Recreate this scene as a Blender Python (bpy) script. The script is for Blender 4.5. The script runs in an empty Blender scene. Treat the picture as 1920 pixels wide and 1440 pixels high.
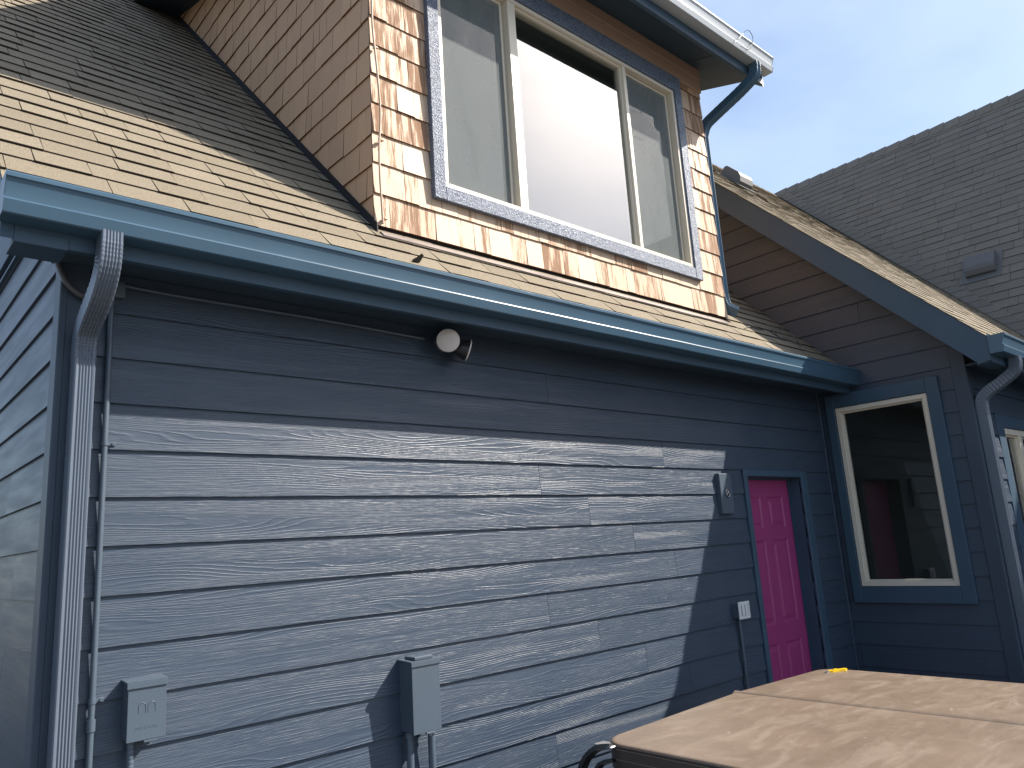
import bpy, math, random
from mathutils import Vector, Matrix
R = math.radians
rng = random.Random(7)
scn = bpy.context.scene
col = scn.collection

# ------------------------------------------------------------------ camera
CY, CP, CR = 42.24619727, 11.96812124, -3.64620463      # yaw from +Y towards +X, pitch, roll
def cam_axes():
    y, p, r = R(CY), R(CP), R(CR)
    f = Vector((math.sin(y)*math.cos(p), math.cos(y)*math.cos(p), math.sin(p)))
    rt = Vector((math.cos(y), -math.sin(y), 0)); up = rt.cross(f)
    return rt*math.cos(r)+up*math.sin(r), -rt*math.sin(r)+up*math.cos(r), f
rt, up, fw = cam_axes()
cam = bpy.data.objects.new('camera', bpy.data.cameras.new('camera')); col.objects.link(cam)
cam.data.sensor_fit = 'HORIZONTAL'; cam.data.sensor_width = 36; cam.data.lens = 1419.428/1920*36
cam.data.clip_start = .05; cam.data.clip_end = 2000
cam.matrix_world = Matrix(((rt.x, up.x, -fw.x, 0), (rt.y, up.y, -fw.y, -3.12), (rt.z, up.z, -fw.z, 1.70), (0, 0, 0, 1)))
scn.camera = cam
scn.render.resolution_x, scn.render.resolution_y = 1024, 768

# ------------------------------------------------------------------ light
SUN = Vector((1.5, -1.0, 1.52)).normalized()
EXPO = 1.3
SKY = .085
scn.view_settings.view_transform = 'Standard'; scn.view_settings.look = 'None'
scn.view_settings.exposure = EXPO; scn.view_settings.gamma = 1
w = bpy.data.worlds.new('World'); scn.world = w; w.use_nodes = True
nt = w.node_tree; nt.nodes.clear()
out = nt.nodes.new('ShaderNodeOutputWorld'); bg = nt.nodes.new('ShaderNodeBackground')
sky = nt.nodes.new('ShaderNodeTexSky'); sky.sky_type = 'NISHITA'; sky.sun_disc = False
sky.sun_elevation = math.asin(SUN.z); sky.sun_rotation = math.atan2(SUN.x, SUN.y)
sky.dust_density = 1.2; sky.air_density = 1.0; sky.ozone_density = 1.5; sky.altitude = 50
tc = nt.nodes.new('ShaderNodeTexCoord'); mp = nt.nodes.new('ShaderNodeMapping'); mp.inputs['Scale'].default_value = (1.2, 2.2, 4.5)
mp.inputs['Rotation'].default_value = (0, 0, .6)
ns = nt.nodes.new('ShaderNodeTexNoise'); ns.inputs['Scale'].default_value = 1.3; ns.inputs['Detail'].default_value = 5; ns.inputs['Roughness'].default_value = .5
rp = nt.nodes.new('ShaderNodeMapRange'); rp.inputs['From Min'].default_value = .30; rp.inputs['From Max'].default_value = .72
rp.inputs['To Min'].default_value = .0; rp.inputs['To Max'].default_value = .72
mx = nt.nodes.new('ShaderNodeMixRGB'); mx.inputs['Color2'].default_value = (3.9, 4.75, 6.0, 1)
L = nt.links.new
L(tc.outputs['Generated'], mp.inputs['Vector']); L(mp.outputs['Vector'], ns.inputs['Vector']); L(ns.outputs['Fac'], rp.inputs['Value'])
L(rp.outputs['Result'], mx.inputs['Fac']); L(sky.outputs['Color'], mx.inputs['Color1']); 
dt = nt.nodes.new('ShaderNodeVectorMath'); dt.operation = 'DOT_PRODUCT'; dt.inputs[1].default_value = SUN; L(tc.outputs['Generated'], dt.inputs[0])
m1 = nt.nodes.new('ShaderNodeMath'); m1.operation = 'MAXIMUM'; m1.inputs[1].default_value = 0; L(dt.outputs['Value'], m1.inputs[0])
m2 = nt.nodes.new('ShaderNodeMath'); m2.operation = 'POWER'; m2.inputs[1].default_value = 22; L(m1.outputs[0], m2.inputs[0])
hz = nt.nodes.new('ShaderNodeMixRGB'); hz.blend_type = 'ADD'; hz.inputs['Color2'].default_value = (12.0, 10.6, 9.0, 1)      # bright haze round the sun
L(m2.outputs[0], hz.inputs['Fac']); L(mx.outputs['Color'], hz.inputs['Color1']); L(hz.outputs['Color'], bg.inputs['Color'])
bg.inputs['Strength'].default_value = SKY; L(bg.outputs['Background'], out.inputs['Surface'])
sl = bpy.data.lights.new('sun', 'SUN'); sl.energy = 4.2; sl.angle = R(.53); sl.color = (1, .925, .83)
so = bpy.data.objects.new('sun', sl); col.objects.link(so); so.rotation_euler = SUN.to_track_quat('Z', 'Y').to_euler(); so.location = (8, -8, 12)

# ------------------------------------------------------------------ helpers
class MB:
    """collects faces; every face carries uv and a random value"""
    def __init__(s): s.v, s.f, s.uv, s.r, s.mi = [], [], [], [], []
    def face(s, pts, uv=None, r=0.0):
        b = len(s.v); s.v += [tuple(p) for p in pts]; s.f.append(tuple(range(b, b+len(pts))))
        s.uv.append(uv or [(0, 0)]*len(pts)); s.r.append(r)
    def box(s, x0, x1, y0, y1, z0, z1, r=0.0):
        P = lambda i, j, k: (x1 if i else x0, y1 if j else y0, z1 if k else z0)
        for q, ax in (((0,0,0),(0,1,0),(0,1,1),(0,0,1)),0), (((1,0,0),(1,0,1),(1,1,1),(1,1,0)),0), (((0,0,0),(0,0,1),(1,0,1),(1,0,0)),1), \
                     (((0,1,0),(1,1,0),(1,1,1),(0,1,1)),1), (((0,0,0),(1,0,0),(1,1,0),(0,1,0)),2), (((0,0,1),(0,1,1),(1,1,1),(1,0,1)),2):
            p = [P(*c) for c in q]
            uv = [(a[1], a[2]) if ax == 0 else (a[0], a[2]) if ax == 1 else (a[0], a[1]) for a in p]
            s.face(p, uv, r)
        return s
    def bbox(s, x0, x1, y0, y1, z0, z1, b=.004, r=0.0):
        """box with chamfered edges"""
        pts = []
        for i in (0, 1):
            for j in (0, 1):
                for k in (0, 1):
                    X, Y, Z = (x0, x1)[i], (y0, y1)[j], (z0, z1)[k]
                    sx, sy, sz = (1, -1)[i], (1, -1)[j], (1, -1)[k]
                    pts.append(((X, Y+sy*b, Z+sz*b), (X+sx*b, Y, Z+sz*b), (X+sx*b, Y+sy*b, Z)))
        I = lambda i, j, k: pts[i*4+j*2+k]
        for i in (0, 1): s.face([I(i,0,0)[0], I(i,1,0)[0], I(i,1,1)[0], I(i,0,1)[0]], None, r)
        for j in (0, 1): s.face([I(0,j,0)[1], I(1,j,0)[1], I(1,j,1)[1], I(0,j,1)[1]], None, r)
        for k in (0, 1): s.face([I(0,0,k)[2], I(1,0,k)[2], I(1,1,k)[2], I(0,1,k)[2]], None, r)
        for i in (0, 1):
            for j in (0, 1): s.face([I(i,j,0)[0], I(i,j,1)[0], I(i,j,1)[1], I(i,j,0)[1]], None, r)
        for i in (0, 1):
            for k in (0, 1): s.face([I(i,0,k)[0], I(i,1,k)[0], I(i,1,k)[2], I(i,0,k)[2]], None, r)
        for j in (0, 1):
            for k in (0, 1): s.face([I(0,j,k)[1], I(1,j,k)[1], I(1,j,k)[2], I(0,j,k)[2]], None, r)
        for i in (0, 1):
            for j in (0, 1):
                for k in (0, 1): s.face(list(I(i,j,k)), None, r)
        return s
    def tube(s, pts, rad, n=10, cap=True, taper=None, r=0.0):
        pts = [Vector(p) for p in pts]; rings = []
        t0 = (pts[1]-pts[0]).normalized(); ref = Vector((0, 0, 1)) if abs(t0.z) < .9 else Vector((1, 0, 0))
        a = t0.cross(ref).normalized()
        for i, p in enumerate(pts):
            t = ((pts[min(i+1, len(pts)-1)]-pts[max(i-1, 0)])).normalized()
            a = (a-t*a.dot(t)).normalized(); b = t.cross(a)
            rr = rad if taper is None else taper[i]
            rings.append([p+(a*math.cos(k*2*math.pi/n)+b*math.sin(k*2*math.pi/n))*rr for k in range(n)])
        for i in range(len(rings)-1):
            for k in range(n):
                s.face([rings[i][k], rings[i][(k+1) % n], rings[i+1][(k+1) % n], rings[i+1][k]], None, r)
        if cap: s.face(rings[0][::-1], None, r); s.face(rings[-1], None, r)
        return s
    def sweep(s, path, prof, A0, scale=None, cap=True):
        """prof (a,b) swept along path; a axis starts as A0"""
        path = [Vector(p) for p in path]; A = Vector(A0); rings = []
        for i, p in enumerate(path):
            t = (path[min(i+1, len(path)-1)]-path[max(i-1, 0)]).normalized()
            A = (A-t*A.dot(t)).normalized(); B = t.cross(A); k = scale[i] if scale else 1
            rings.append([p+A*a*k+B*b*k for a, b in prof])
        n = len(prof)
        for i in range(len(rings)-1):
            for k in range(n): s.face([rings[i][k], rings[i][(k+1) % n], rings[i+1][(k+1) % n], rings[i+1][k]])
        if cap: s.face(rings[0][::-1]); s.face(rings[-1])
        return s
    def prism(s, poly, f0, f1, r=0.0):
        """poly: 2D points; f0,f1 map (a,b)->3D for the two ends"""
        a = [Vector(f0(*p)) for p in poly]; b = [Vector(f1(*p)) for p in poly]; n = len(poly)
        s.face(a, [tuple(p) for p in poly], r); s.face(b[::-1], [tuple(p) for p in poly[::-1]], r)
        for i in range(n): s.face([a[i], a[(i+1) % n], b[(i+1) % n], b[i]], None, r)
        return s

def wpos(o):
    v = Vector((0, 0, 0))
    while o: v += o.location; o = o.parent
    return v
def part(name, mb, mat, parent=None, label=None, smooth=False, loc=None):
    me = bpy.data.meshes.new(name)
    off = wpos(parent) if parent else Vector(loc or (0, 0, 0))
    me.from_pydata([tuple(Vector(p)-off) for p in mb.v], [], mb.f)
    uvl = me.uv_layers.new(name='UVMap'); at = me.attributes.new('rnd', 'FLOAT', 'FACE')
    flat = [c for f in mb.uv for p in f for c in p]; uvl.data.foreach_set('uv', flat); at.data.foreach_set('value', mb.r)
    import bmesh
    bm = bmesh.new(); bm.from_mesh(me); bmesh.ops.remove_doubles(bm, verts=bm.verts, dist=1e-5)
    bmesh.ops.recalc_face_normals(bm, faces=bm.faces); bm.to_mesh(me); bm.free()
    if smooth:
        for p in me.polygons: p.use_smooth = True
        if smooth is not True: me.set_sharp_from_angle(angle=R(smooth))
    me.materials.append(mat)
    o = bpy.data.objects.new(name, me); col.objects.link(o)
    if parent: o.parent = parent
    else: o.location = off
    if label: o['label'] = label
    return o
def tag(o, label=None, cat=None, group=None, kind=None):
    if label: o['label'] = label
    if cat: o['category'] = cat
    if group: o['group'] = group
    if kind: o['kind'] = kind
    return o
def empty(name, loc, label, cat, group=None):
    o = bpy.data.objects.new(name, None); col.objects.link(o); o.location = loc; o.empty_display_size = .1
    return tag(o, label, cat, group)

def clip(poly, cp):
    """clip 2D polygon by convex ccw polygon"""
    for i in range(len(cp)):
        a, b = cp[i], cp[(i+1) % len(cp)]; nx, ny = -(b[1]-a[1]), b[0]-a[0]; o = []
        for j in range(len(poly)):
            p, q = poly[j], poly[(j+1) % len(poly)]
            dp = (p[0]-a[0])*nx+(p[1]-a[1])*ny; dq = (q[0]-a[0])*nx+(q[1]-a[1])*ny
            if dp >= 0: o.append(p)
            if (dp > 0 > dq) or (dp < 0 < dq):
                t = dp/(dp-dq); o.append((p[0]+(q[0]-p[0])*t, p[1]+(q[1]-p[1])*t))
        poly = o
        if len(poly) < 3: return []
    cl = []
    for p in poly:
        if not cl or abs(p[0]-cl[-1][0])+abs(p[1]-cl[-1][1]) > 1e-5: cl.append(p)
    return cl if len(cl) > 2 else []
def sub(rects, h):
    o = []
    for x0, x1, y0, y1 in rects:
        if h[0] >= x1 or h[1] <= x0 or h[2] >= y1 or h[3] <= y0: o.append((x0, x1, y0, y1)); continue
        if y0 < h[2]: o.append((x0, x1, y0, h[2]))
        if h[3] < y1: o.append((x0, x1, h[3], y1))
        a, b = max(y0, h[2]), min(y1, h[3])
        if x0 < h[0]: o.append((x0, h[0], a, b))
        if h[1] < x1: o.append((h[1], x1, a, b))
    return o
def lap(mb, O, U, V, N, rect, cpoly, t0, t1, holes=(), r=0.0, uo=(0, 0), base=None, edge=None):
    """wedge board: rect (u0,u1,v0,v1) thickness t1 at v0 (butt) to t0 at v1"""
    v0, v1 = base or (rect[2], rect[3])
    rs = [rect]
    for h in holes: rs = sub(rs, h)
    for x0, x1, y0, y1 in rs:
        if x1-x0 < .002 or y1-y0 < .002: continue
        p = clip([(x0, y0), (x1, y0), (x1, y1), (x0, y1)], cpoly) if cpoly else [(x0, y0), (x1, y0), (x1, y1), (x0, y1)]
        if not p: continue
        T = lambda v: t1+(t0-t1)*(v-v0)/(v1-v0)
        F = [O+U*a+V*b+N*T(b) for a, b in p]; B = [O+U*a+V*b for a, b in p]
        uv = [(a+uo[0], b-v0+uo[1]) for a, b in p]; n = len(p)
        mb.face(F, uv, r)
        for i in range(n):
            j = (i+1) % n; mb.face([F[i], F[j], B[j], B[i]], [uv[i], uv[j], uv[j], uv[i]], r if edge is None else edge)
X, Y, Z = Vector((1, 0, 0)), Vector((0, 1, 0)), Vector((0, 0, 1))
SEAM0, EXPS = 2.322-.178*14, .178
def siding(O, U, V, N, u0, u1, v0, v1, cpoly=None, holes=(), joints=None, rg=None):
    mb = MB(); k = math.floor((v0-SEAM0)/EXPS)
    while SEAM0+k*EXPS < v1:
        z0 = SEAM0+k*EXPS; z1 = z0+EXPS
        js = (joints or {}).get(round(z0, 2))
        if js is None:
            js = []; x = u0+rg.uniform(.6, 3.6)
            while x < u1-.3: js.append(x); x += 3.66
        xs = [u0]+js+[u1]
        for a, b in zip(xs[:-1], xs[1:]):
            lap(mb, O, U, V, N, (a+(.0012 if a > u0 else 0), b-(.0012 if b < u1 else 0), max(z0, v0), min(z1+.0, v1)), cpoly, .005, .0165+rg.uniform(-.0012, .0012), holes,
                rg.random(), (rg.uniform(0, 60), rg.choice([0, .3, .6, .9, 1.2])), (z0, z1))
        k += 1
    return mb

# ------------------------------------------------------------------ materials
def mat(name, base, rough=.5, spec=.5, metal=0, build=None):
    m = bpy.data.materials.new(name); m.use_nodes = True; n = m.node_tree; b = n.nodes['Principled BSDF']
    b.inputs['Base Color'].default_value = (*base, 1); b.inputs['Roughness'].default_value = rough
    b.inputs['Specular IOR Level'].default_value = spec; b.inputs['Metallic'].default_value = metal
    if build: build(n, b)
    return m
def N_(n, t, **k):
    x = n.nodes.new(t)
    for a, v in k.items():
        if a.startswith('_'): setattr(x, a[1:], v)
        else: x.inputs[a.replace('_', ' ')].default_value = v
    return x
def math_(n, op, a, b=None, c=None):
    x = n.nodes.new('ShaderNodeMath'); x.operation = op
    for i, q in enumerate((a, b, c)):
        if q is None: continue
        if isinstance(q, (int, float)): x.inputs[i].default_value = q
        else: n.links.new(q, x.inputs[i])
    return x.outputs[0]
def uvxyz(n, sx, sy, rz=0):
    """vector (u*sx, v*sy, rnd*rz)"""
    u = n.nodes.new('ShaderNodeUVMap'); s = n.nodes.new('ShaderNodeSeparateXYZ'); n.links.new(u.outputs[0], s.inputs[0])
    at = n.nodes.new('ShaderNodeAttribute'); at.attribute_name = 'rnd'
    c = n.nodes.new('ShaderNodeCombineXYZ')
    n.links.new(math_(n, 'MULTIPLY', s.outputs[0], sx), c.inputs[0]); n.links.new(math_(n, 'MULTIPLY', s.outputs[1], sy), c.inputs[1])
    n.links.new(math_(n, 'MULTIPLY', at.outputs['Fac'], rz), c.inputs[2]); return c.outputs[0]
def noise(n, vec, scale=1, detail=2, rough=.5, dist=0):
    x = N_(n, 'ShaderNodeTexNoise', Scale=scale, Detail=detail, Roughness=rough, Distortion=dist); n.links.new(vec, x.inputs['Vector']); return x.outputs['Fac']
def mrange(n, v, a, b, c=0, d=1):
    x = n.nodes.new('ShaderNodeMapRange'); n.links.new(v, x.inputs[0])
    for i, q in enumerate((a, b, c, d)): x.inputs[i+1].default_value = q
    return x.outputs[0]
def mixc(n, f, a, b, mode='MIX'):
    x = n.nodes.new('ShaderNodeMixRGB'); x.blend_type = mode
    for i, q in enumerate((f, a, b)):
        if isinstance(q, (int, float)): x.inputs[i].default_value = q
        elif isinstance(q, tuple): x.inputs[i].default_value = (*q, 1)
        else: n.links.new(q, x.inputs[i])
    return x.outputs[0]
def bump(n, b, h, strength, dist, prev=None):
    x = n.nodes.new('ShaderNodeBump'); x.inputs['Strength'].default_value = strength; x.inputs['Distance'].default_value = dist
    n.links.new(h, x.inputs['Height'])
    if prev: n.links.new(prev, x.inputs['Normal'])
    n.links.new(x.outputs[0], b.inputs['Normal']); return x.outputs[0]
def obj(n): return n.nodes.new('ShaderNodeTexCoord').outputs['Object']

def b_siding(base, amp=1.0):
    def f(n, b):
        u = n.nodes.new('ShaderNodeUVMap'); s = n.nodes.new('ShaderNodeSeparateXYZ'); n.links.new(u.outputs[0], s.inputs[0])
        big = noise(n, uvxyz(n, .95, 9.5, 31), 1, 1.5, .45)
        jag = noise(n, uvxyz(n, 22, 90, 13), 1, 2, .6)
        F = math_(n, 'ADD', s.outputs[1], math_(n, 'MULTIPLY', math_(n, 'SUBTRACT', big, .5), .17))
        F = math_(n, 'ADD', F, math_(n, 'MULTIPLY', jag, .0045))
        sn = math_(n, 'SINE', math_(n, 'MULTIPLY', F, 2*math.pi/.0125))
        ring = math_(n, 'POWER', math_(n, 'MULTIPLY_ADD', sn, .5, .5), 4.5)
        fine = noise(n, uvxyz(n, 6, 330, 17), 1, 2, .65)
        fine2 = noise(n, uvxyz(n, 9, 150, 57), 1, 1, .6)
        msk = mrange(n, noise(n, uvxyz(n, .5, 13, 91), 1, 1, .5), .44, .56)
        h = math_(n, 'ADD', math_(n, 'MULTIPLY', math_(n, 'MULTIPLY', ring, msk), .55),
                  math_(n, 'MULTIPLY', math_(n, 'ADD', math_(n, 'MULTIPLY', fine, 1.25), math_(n, 'MULTIPLY', fine2, .6)), mrange(n, msk, 0, 1, 1.0, .35)))
        bump(n, b, h, 1.0, .00135*amp)
        at = n.nodes.new('ShaderNodeAttribute'); at.attribute_name = 'rnd'
        c = mixc(n, mrange(n, at.outputs['Fac'], 0, 1, 0, .16), base, tuple(q*1.3 for q in base))
        dirt = mrange(n, noise(n, obj(n), 2.2, 4, .6), .45, .75, 0, .16)
        n.links.new(mixc(n, dirt, c, (.085, .10, .125)), b.inputs['Base Color'])
        n.links.new(mrange(n, noise(n, uvxyz(n, 2, 20, 9), 1, 2), .3, .7, .38, .50), b.inputs['Roughness'])
    return f
def b_rough(n, b):
    mpn = n.nodes.new('ShaderNodeMapping'); mpn.inputs['Scale'].default_value = (150, 150, 100); n.links.new(obj(n), mpn.inputs['Vector'])
    h = noise(n, mpn.outputs[0], 1, 3, .6); bump(n, b, h, 1, .013)
    n.links.new(mixc(n, mrange(n, h, .47, .62), (.06, .09, .15), (.25, .28, .36)), b.inputs['Base Color'])  # pale specks put sun glare off the rough grain into the colour
BLUE = (.032, .049, .077)
TEAL = (.032, .066, .104)
M = {}
M['siding'] = mat('blue_fibre_cement_siding', BLUE, .48, .45, 0, b_siding(BLUE))
def b_trim(base, amp=.0006, sc=(60, 60, 60)):
    def f(n, b):
        mpn = n.nodes.new('ShaderNodeMapping'); mpn.inputs['Scale'].default_value = sc; n.links.new(obj(n), mpn.inputs['Vector'])
        h = noise(n, mpn.outputs[0], 1, 4, .65); bump(n, b, h, 1, amp)
        n.links.new(mixc(n, mrange(n, noise(n, obj(n), 3, 4), .4, .75, 0, .22), base, tuple(q*1.45+.01 for q in base)), b.inputs['Base Color'])
    return f
M['smoothsiding'] = mat('smooth_blue_siding', BLUE, .48, .55, 0, b_siding(BLUE, .22))
M['shadesiding'] = mat('worn_smooth_blue_siding', BLUE, .5, .5, 0, b_siding(BLUE, .5))
M['trim'] = mat('teal_painted_board', TEAL, .5, .5, 0, b_trim(TEAL))
M['corner'] = mat('blue_painted_board', BLUE, .5, .5, 0, b_trim(BLUE, .0012, (90, 90, 25)))
M['roughtrim'] = mat('rough_sawn_blue_board', (.07, .1, .15), .34, 1.0, 0, b_rough)
M['gutter'] = mat('teal_gutter_paint', (.044, .092, .140), .32, .5, 0, b_trim((.044, .092, .140), .00015, (12, 30, 30)))
M['palegutter'] = mat('pale_gutter_paint', (.33, .36, .39), .3, .5, 0, b_trim((.33, .36, .39), .0002, (12, 30, 30)))
M['downspout'] = mat('blue_grey_downspout_paint', (.085, .105, .14), .3, .7, .0, b_trim((.085, .105, .14), .0003, (60, 60, 12)))
M['vent'] = mat('grey_vent_metal', (.10, .098, .098), .5, .5)
M['boxpaint'] = mat('painted_steel_box', (.058, .08, .108), .42, .5, 0, b_trim((.058, .08, .108), .0003, (70, 70, 70)))
M['soffit'] = mat('dark_soffit_paint', (.032, .055, .078), .6, .3, 0, b_trim((.032, .055, .078), .0005, (20, 60, 60)))
def b_roof(c1, c2, c3):
    def f(n, b):
        at = n.nodes.new('ShaderNodeAttribute'); at.attribute_name = 'rnd'
        c = mixc(n, mrange(n, at.outputs['Fac'], 0, 1), c1, c2)
        g = noise(n, obj(n), 330, 2, .7); c = mixc(n, mrange(n, g, .36, .62), c3, c)
        c = mixc(n, mrange(n, noise(n, obj(n), 5, 4), .35, .75, 0, .3), c, tuple(q*.72 for q in c1)); c = mixc(n, math_(n, 'LESS_THAN', at.outputs['Fac'], -.5), c, (.038, .030, .026))
        n.links.new(c, b.inputs['Base Color']); bump(n, b, noise(n, obj(n), 260, 3, .7), 1, .0035)
    return f
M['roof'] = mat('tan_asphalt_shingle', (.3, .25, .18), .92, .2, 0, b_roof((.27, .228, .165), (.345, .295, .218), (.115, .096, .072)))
M['shaderoof'] = mat('shade_toned_asphalt_shingle', (.2, .19, .17), .92, .2, 0, b_roof((.215, .195, .17), (.27, .245, .21), (.105, .092, .08)))  # same house shingle, its shade painted in as a greyer, darker tone
M['asphalt'] = mat('bare_asphalt', (.02, .018, .018), .9, .2)
def b_paint(worn):
    P = (.56, .42, .30) if worn else (.54, .335, .195)
    def f(n, b):
        at = n.nodes.new('ShaderNodeAttribute'); at.attribute_name = 'rnd'
        c = mixc(n, mrange(n, at.outputs['Fac'], 0, 1, 0, .8), P, (.46, .28, .17))
        grain = noise(n, uvxyz(n, 190, 7, 40), 1, 4, .75)
        if worn:
            tone = mixc(n, noise(n, uvxyz(n, 60, 4, 70), 1, 3, .6), (.16, .075, .04), (.36, .23, .145))
            cover = noise(n, uvxyz(n, 30, 2.5, 23), 1, 2, .5)
            k = math_(n, 'ADD', math_(n, 'MULTIPLY', grain, .75), math_(n, 'ADD', math_(n, 'MULTIPLY', cover, .75), math_(n, 'MULTIPLY', at.outputs['Fac'], .30)))
            msk = mrange(n, k, .93, 1.03)
            c = mixc(n, msk, c, tone); rough = mrange(n, msk, 0, 1, .55, .9); n.links.new(rough, b.inputs['Roughness'])
            h = math_(n, 'SUBTRACT', math_(n, 'MULTIPLY', grain, .8), math_(n, 'MULTIPLY', msk, .5))
            bump(n, b, h, 1, .0018)
        else: bump(n, b, grain, 1, .0007)
        c = mixc(n, math_(n, 'LESS_THAN', at.outputs['Fac'], -.5), c, (.16, .085, .05))
        n.links.new(c, b.inputs['Base Color'])
    return f
M['worn'] = mat('peeling_salmon_cedar', (.6, .42, .3), .6, .4, 0, b_paint(True))
M['cedar'] = mat('salmon_painted_cedar', (.5, .34, .25), .6, .4, 0, b_paint(False))
M['salmon'] = mat('salmon_painted_board', (.42, .27, .19), .6, .4, 0, b_trim((.42, .27, .19), .0006, (10, 80, 80)))
M['vinyl'] = mat('almond_vinyl_frame', (.63, .565, .46), .35, .5)
M['dark'] = mat('dark_gap_rubber', (.015, .015, .017), .6, .3)
M['gapshade'] = mat('painted_gap_shade', (.022, .017, .016), .9, .1)  # near-black colour painting the shade of the gap below the shingles
M['flash'] = mat('bronze_metal_flashing', (.24, .20, .185), .38, .5, .2, b_trim((.24, .20, .185), .0004, (6, 60, 60)))
M['room'] = mat('dim_room_paint', (.2, .2, .19), .9, .1)
def b_door(n, b): bump(n, b, noise(n, obj(n), 80, 3), 1, .0003)
M['pink'] = mat('magenta_door_paint', (.29, .034, .14), .42, .5, 0, b_door)
M['steel'] = mat('bright_screw_steel', (.6, .6, .6), .3, .5, 1)
M['lens'] = mat('frosted_lamp_glass', (.62, .57, .54), .28, .6)
M['white'] = mat('grey_white_plastic', (.55, .56, .57), .4, .5)
M['black'] = mat('black_plastic', (.018, .018, .02), .35, .5)
M['cable'] = mat('salmon_painted_cable', (.44, .32, .23), .5, .4)
M['wire'] = mat('dark_wire', (.06, .06, .065), .4, .5)
M['yellow'] = mat('yellow_knife_plastic', (.85, .53, .01), .35, .5)
def b_cover(n, b):
    base = mixc(n, mrange(n, noise(n, obj(n), 3.2, 7, .65, .8), .35, .68), (.142, .104, .074), (.185, .136, .100))
    mpn = n.nodes.new('ShaderNodeMapping'); mpn.inputs['Scale'].default_value = (3, 9, 3); mpn.inputs['Rotation'].default_value = (0, 0, .5); n.links.new(obj(n), mpn.inputs['Vector'])
    sm = noise(n, mpn.outputs[0], 1, 6, .65, 1.2)
    base = mixc(n, mrange(n, sm, .52, .75, 0, .30), base, (.33, .275, .225))
    scr = noise(n, mpn.outputs[0], 3.5, 6, .7, 2.5); base = mixc(n, mrange(n, scr, .645, .70, 0, .6), base, (.50, .45, .40))
    n.links.new(base, b.inputs['Base Color']); n.links.new(mrange(n, sm, .3, .7, .36, .55), b.inputs['Roughness'])
    p = bump(n, b, noise(n, obj(n), 420, 2), 1, .0005); bump(n, b, noise(n, obj(n), 4, 3), 1, .006, p)
M['cover'] = mat('brown_dusty_vinyl', (.3, .23, .17), .45, .5, 0, b_cover)
def b_skirt(n, b):
    p = bump(n, b, noise(n, obj(n), 300, 2), 1, .0006); bump(n, b, noise(n, obj(n), 9, 2), 1, .008, p)
M['skirt'] = mat('dark_brown_vinyl', (.055, .04, .034), .42, .5, 0, b_skirt)
M['thread'] = mat('tan_thread', (.35, .28, .2), .7, .3)
M['cabinet'] = mat('dark_spa_cabinet', (.03, .026, .024), .55, .4)
def b_ground(n, b):
    n.links.new(mixc(n, noise(n, obj(n), 1.5, 6, .6), (.085, .085, .08), (.14, .135, .125)), b.inputs['Base Color']); bump(n, b, noise(n, obj(n), 90, 4), 1, .003)
M['ground'] = mat('patio_concrete', (.28, .27, .25), .9, .2, 0, b_ground)
def glass(name, refl, mul=1.7, tint=(.75, .8, .78)):
    m = bpy.data.materials.new(name); m.use_nodes = True; n = m.node_tree; n.nodes.clear()
    o = n.nodes.new('ShaderNodeOutputMaterial'); mxs = n.nodes.new('ShaderNodeMixShader'); t = n.nodes.new('ShaderNodeBsdfTransparent'); g = n.nodes.new('ShaderNodeBsdfGlossy')
    t.inputs[0].default_value = (*tint, 1); g.inputs['Roughness'].default_value = .0; g.inputs[0].default_value = (1, 1, 1, 1)
    ge = n.nodes.new('ShaderNodeNewGeometry'); dp = n.nodes.new('ShaderNodeVectorMath'); dp.operation = 'DOT_PRODUCT'
    n.links.new(ge.outputs['Normal'], dp.inputs[0]); n.links.new(ge.outputs['Incoming'], dp.inputs[1])
    fr_ = math_(n, 'MULTIPLY_ADD', math_(n, 'POWER', math_(n, 'SUBTRACT', 1, math_(n, 'ABSOLUTE', dp.outputs['Value'])), 5), .96, .04)      # Schlick, both sides alike
    n.links.new(math_(n, 'MINIMUM', math_(n, 'MULTIPLY_ADD', fr_, mul, refl), 1.0), mxs.inputs[0])
    n.links.new(t.outputs[0], mxs.inputs[1]); n.links.new(g.outputs[0], mxs.inputs[2]); n.links.new(mxs.outputs[0], o.inputs[0]); return m
M['glass'] = glass('window_glass', .01, 1.5)
M['glasshi'] = glass('coated_window_glass', .18)
def screen():
    m = bpy.data.materials.new('insect_screen'); m.use_nodes = True; n = m.node_tree; n.nodes.clear()
    o = n.nodes.new('ShaderNodeOutputMaterial'); mxs = n.nodes.new('ShaderNodeMixShader'); t = n.nodes.new('ShaderNodeBsdfTransparent'); d = n.nodes.new('ShaderNodeBsdfDiffuse')
    d.inputs[0].default_value = (.185, .205, .205, 1)
    mpn = n.nodes.new('ShaderNodeMapping'); mpn.inputs['Scale'].default_value = (5, 1, 2.2); n.links.new(obj(n), mpn.inputs['Vector'])
    n.links.new(mrange(n, noise(n, mpn.outputs[0], 1, 2, .5, .6),   .35, .7, .60, .70), mxs.inputs[0])
    n.links.new(t.outputs[0], mxs.inputs[1]); n.links.new(d.outputs[0], mxs.inputs[2]); n.links.new(mxs.outputs[0], o.inputs[0]); return m
M['screen'] = screen()

# ------------------------------------------------------------------ ground
g = MB(); g.face([(-300, -300, 0), (300, -300, 0), (300, 300, 0), (-300, 300, 0)])
tag(part('ground', g, M['ground']), 'grey concrete patio ground around the house', kind='structure')

# ------------------------------------------------------------------ house
house = empty('house', (.58, 0, 0), 'two storey house with dark blue lap siding, teal gutters and a peeling salmon shingled dormer', 'house')
XB, YF = 6.502, -1.19
rg = random.Random(3)
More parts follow.
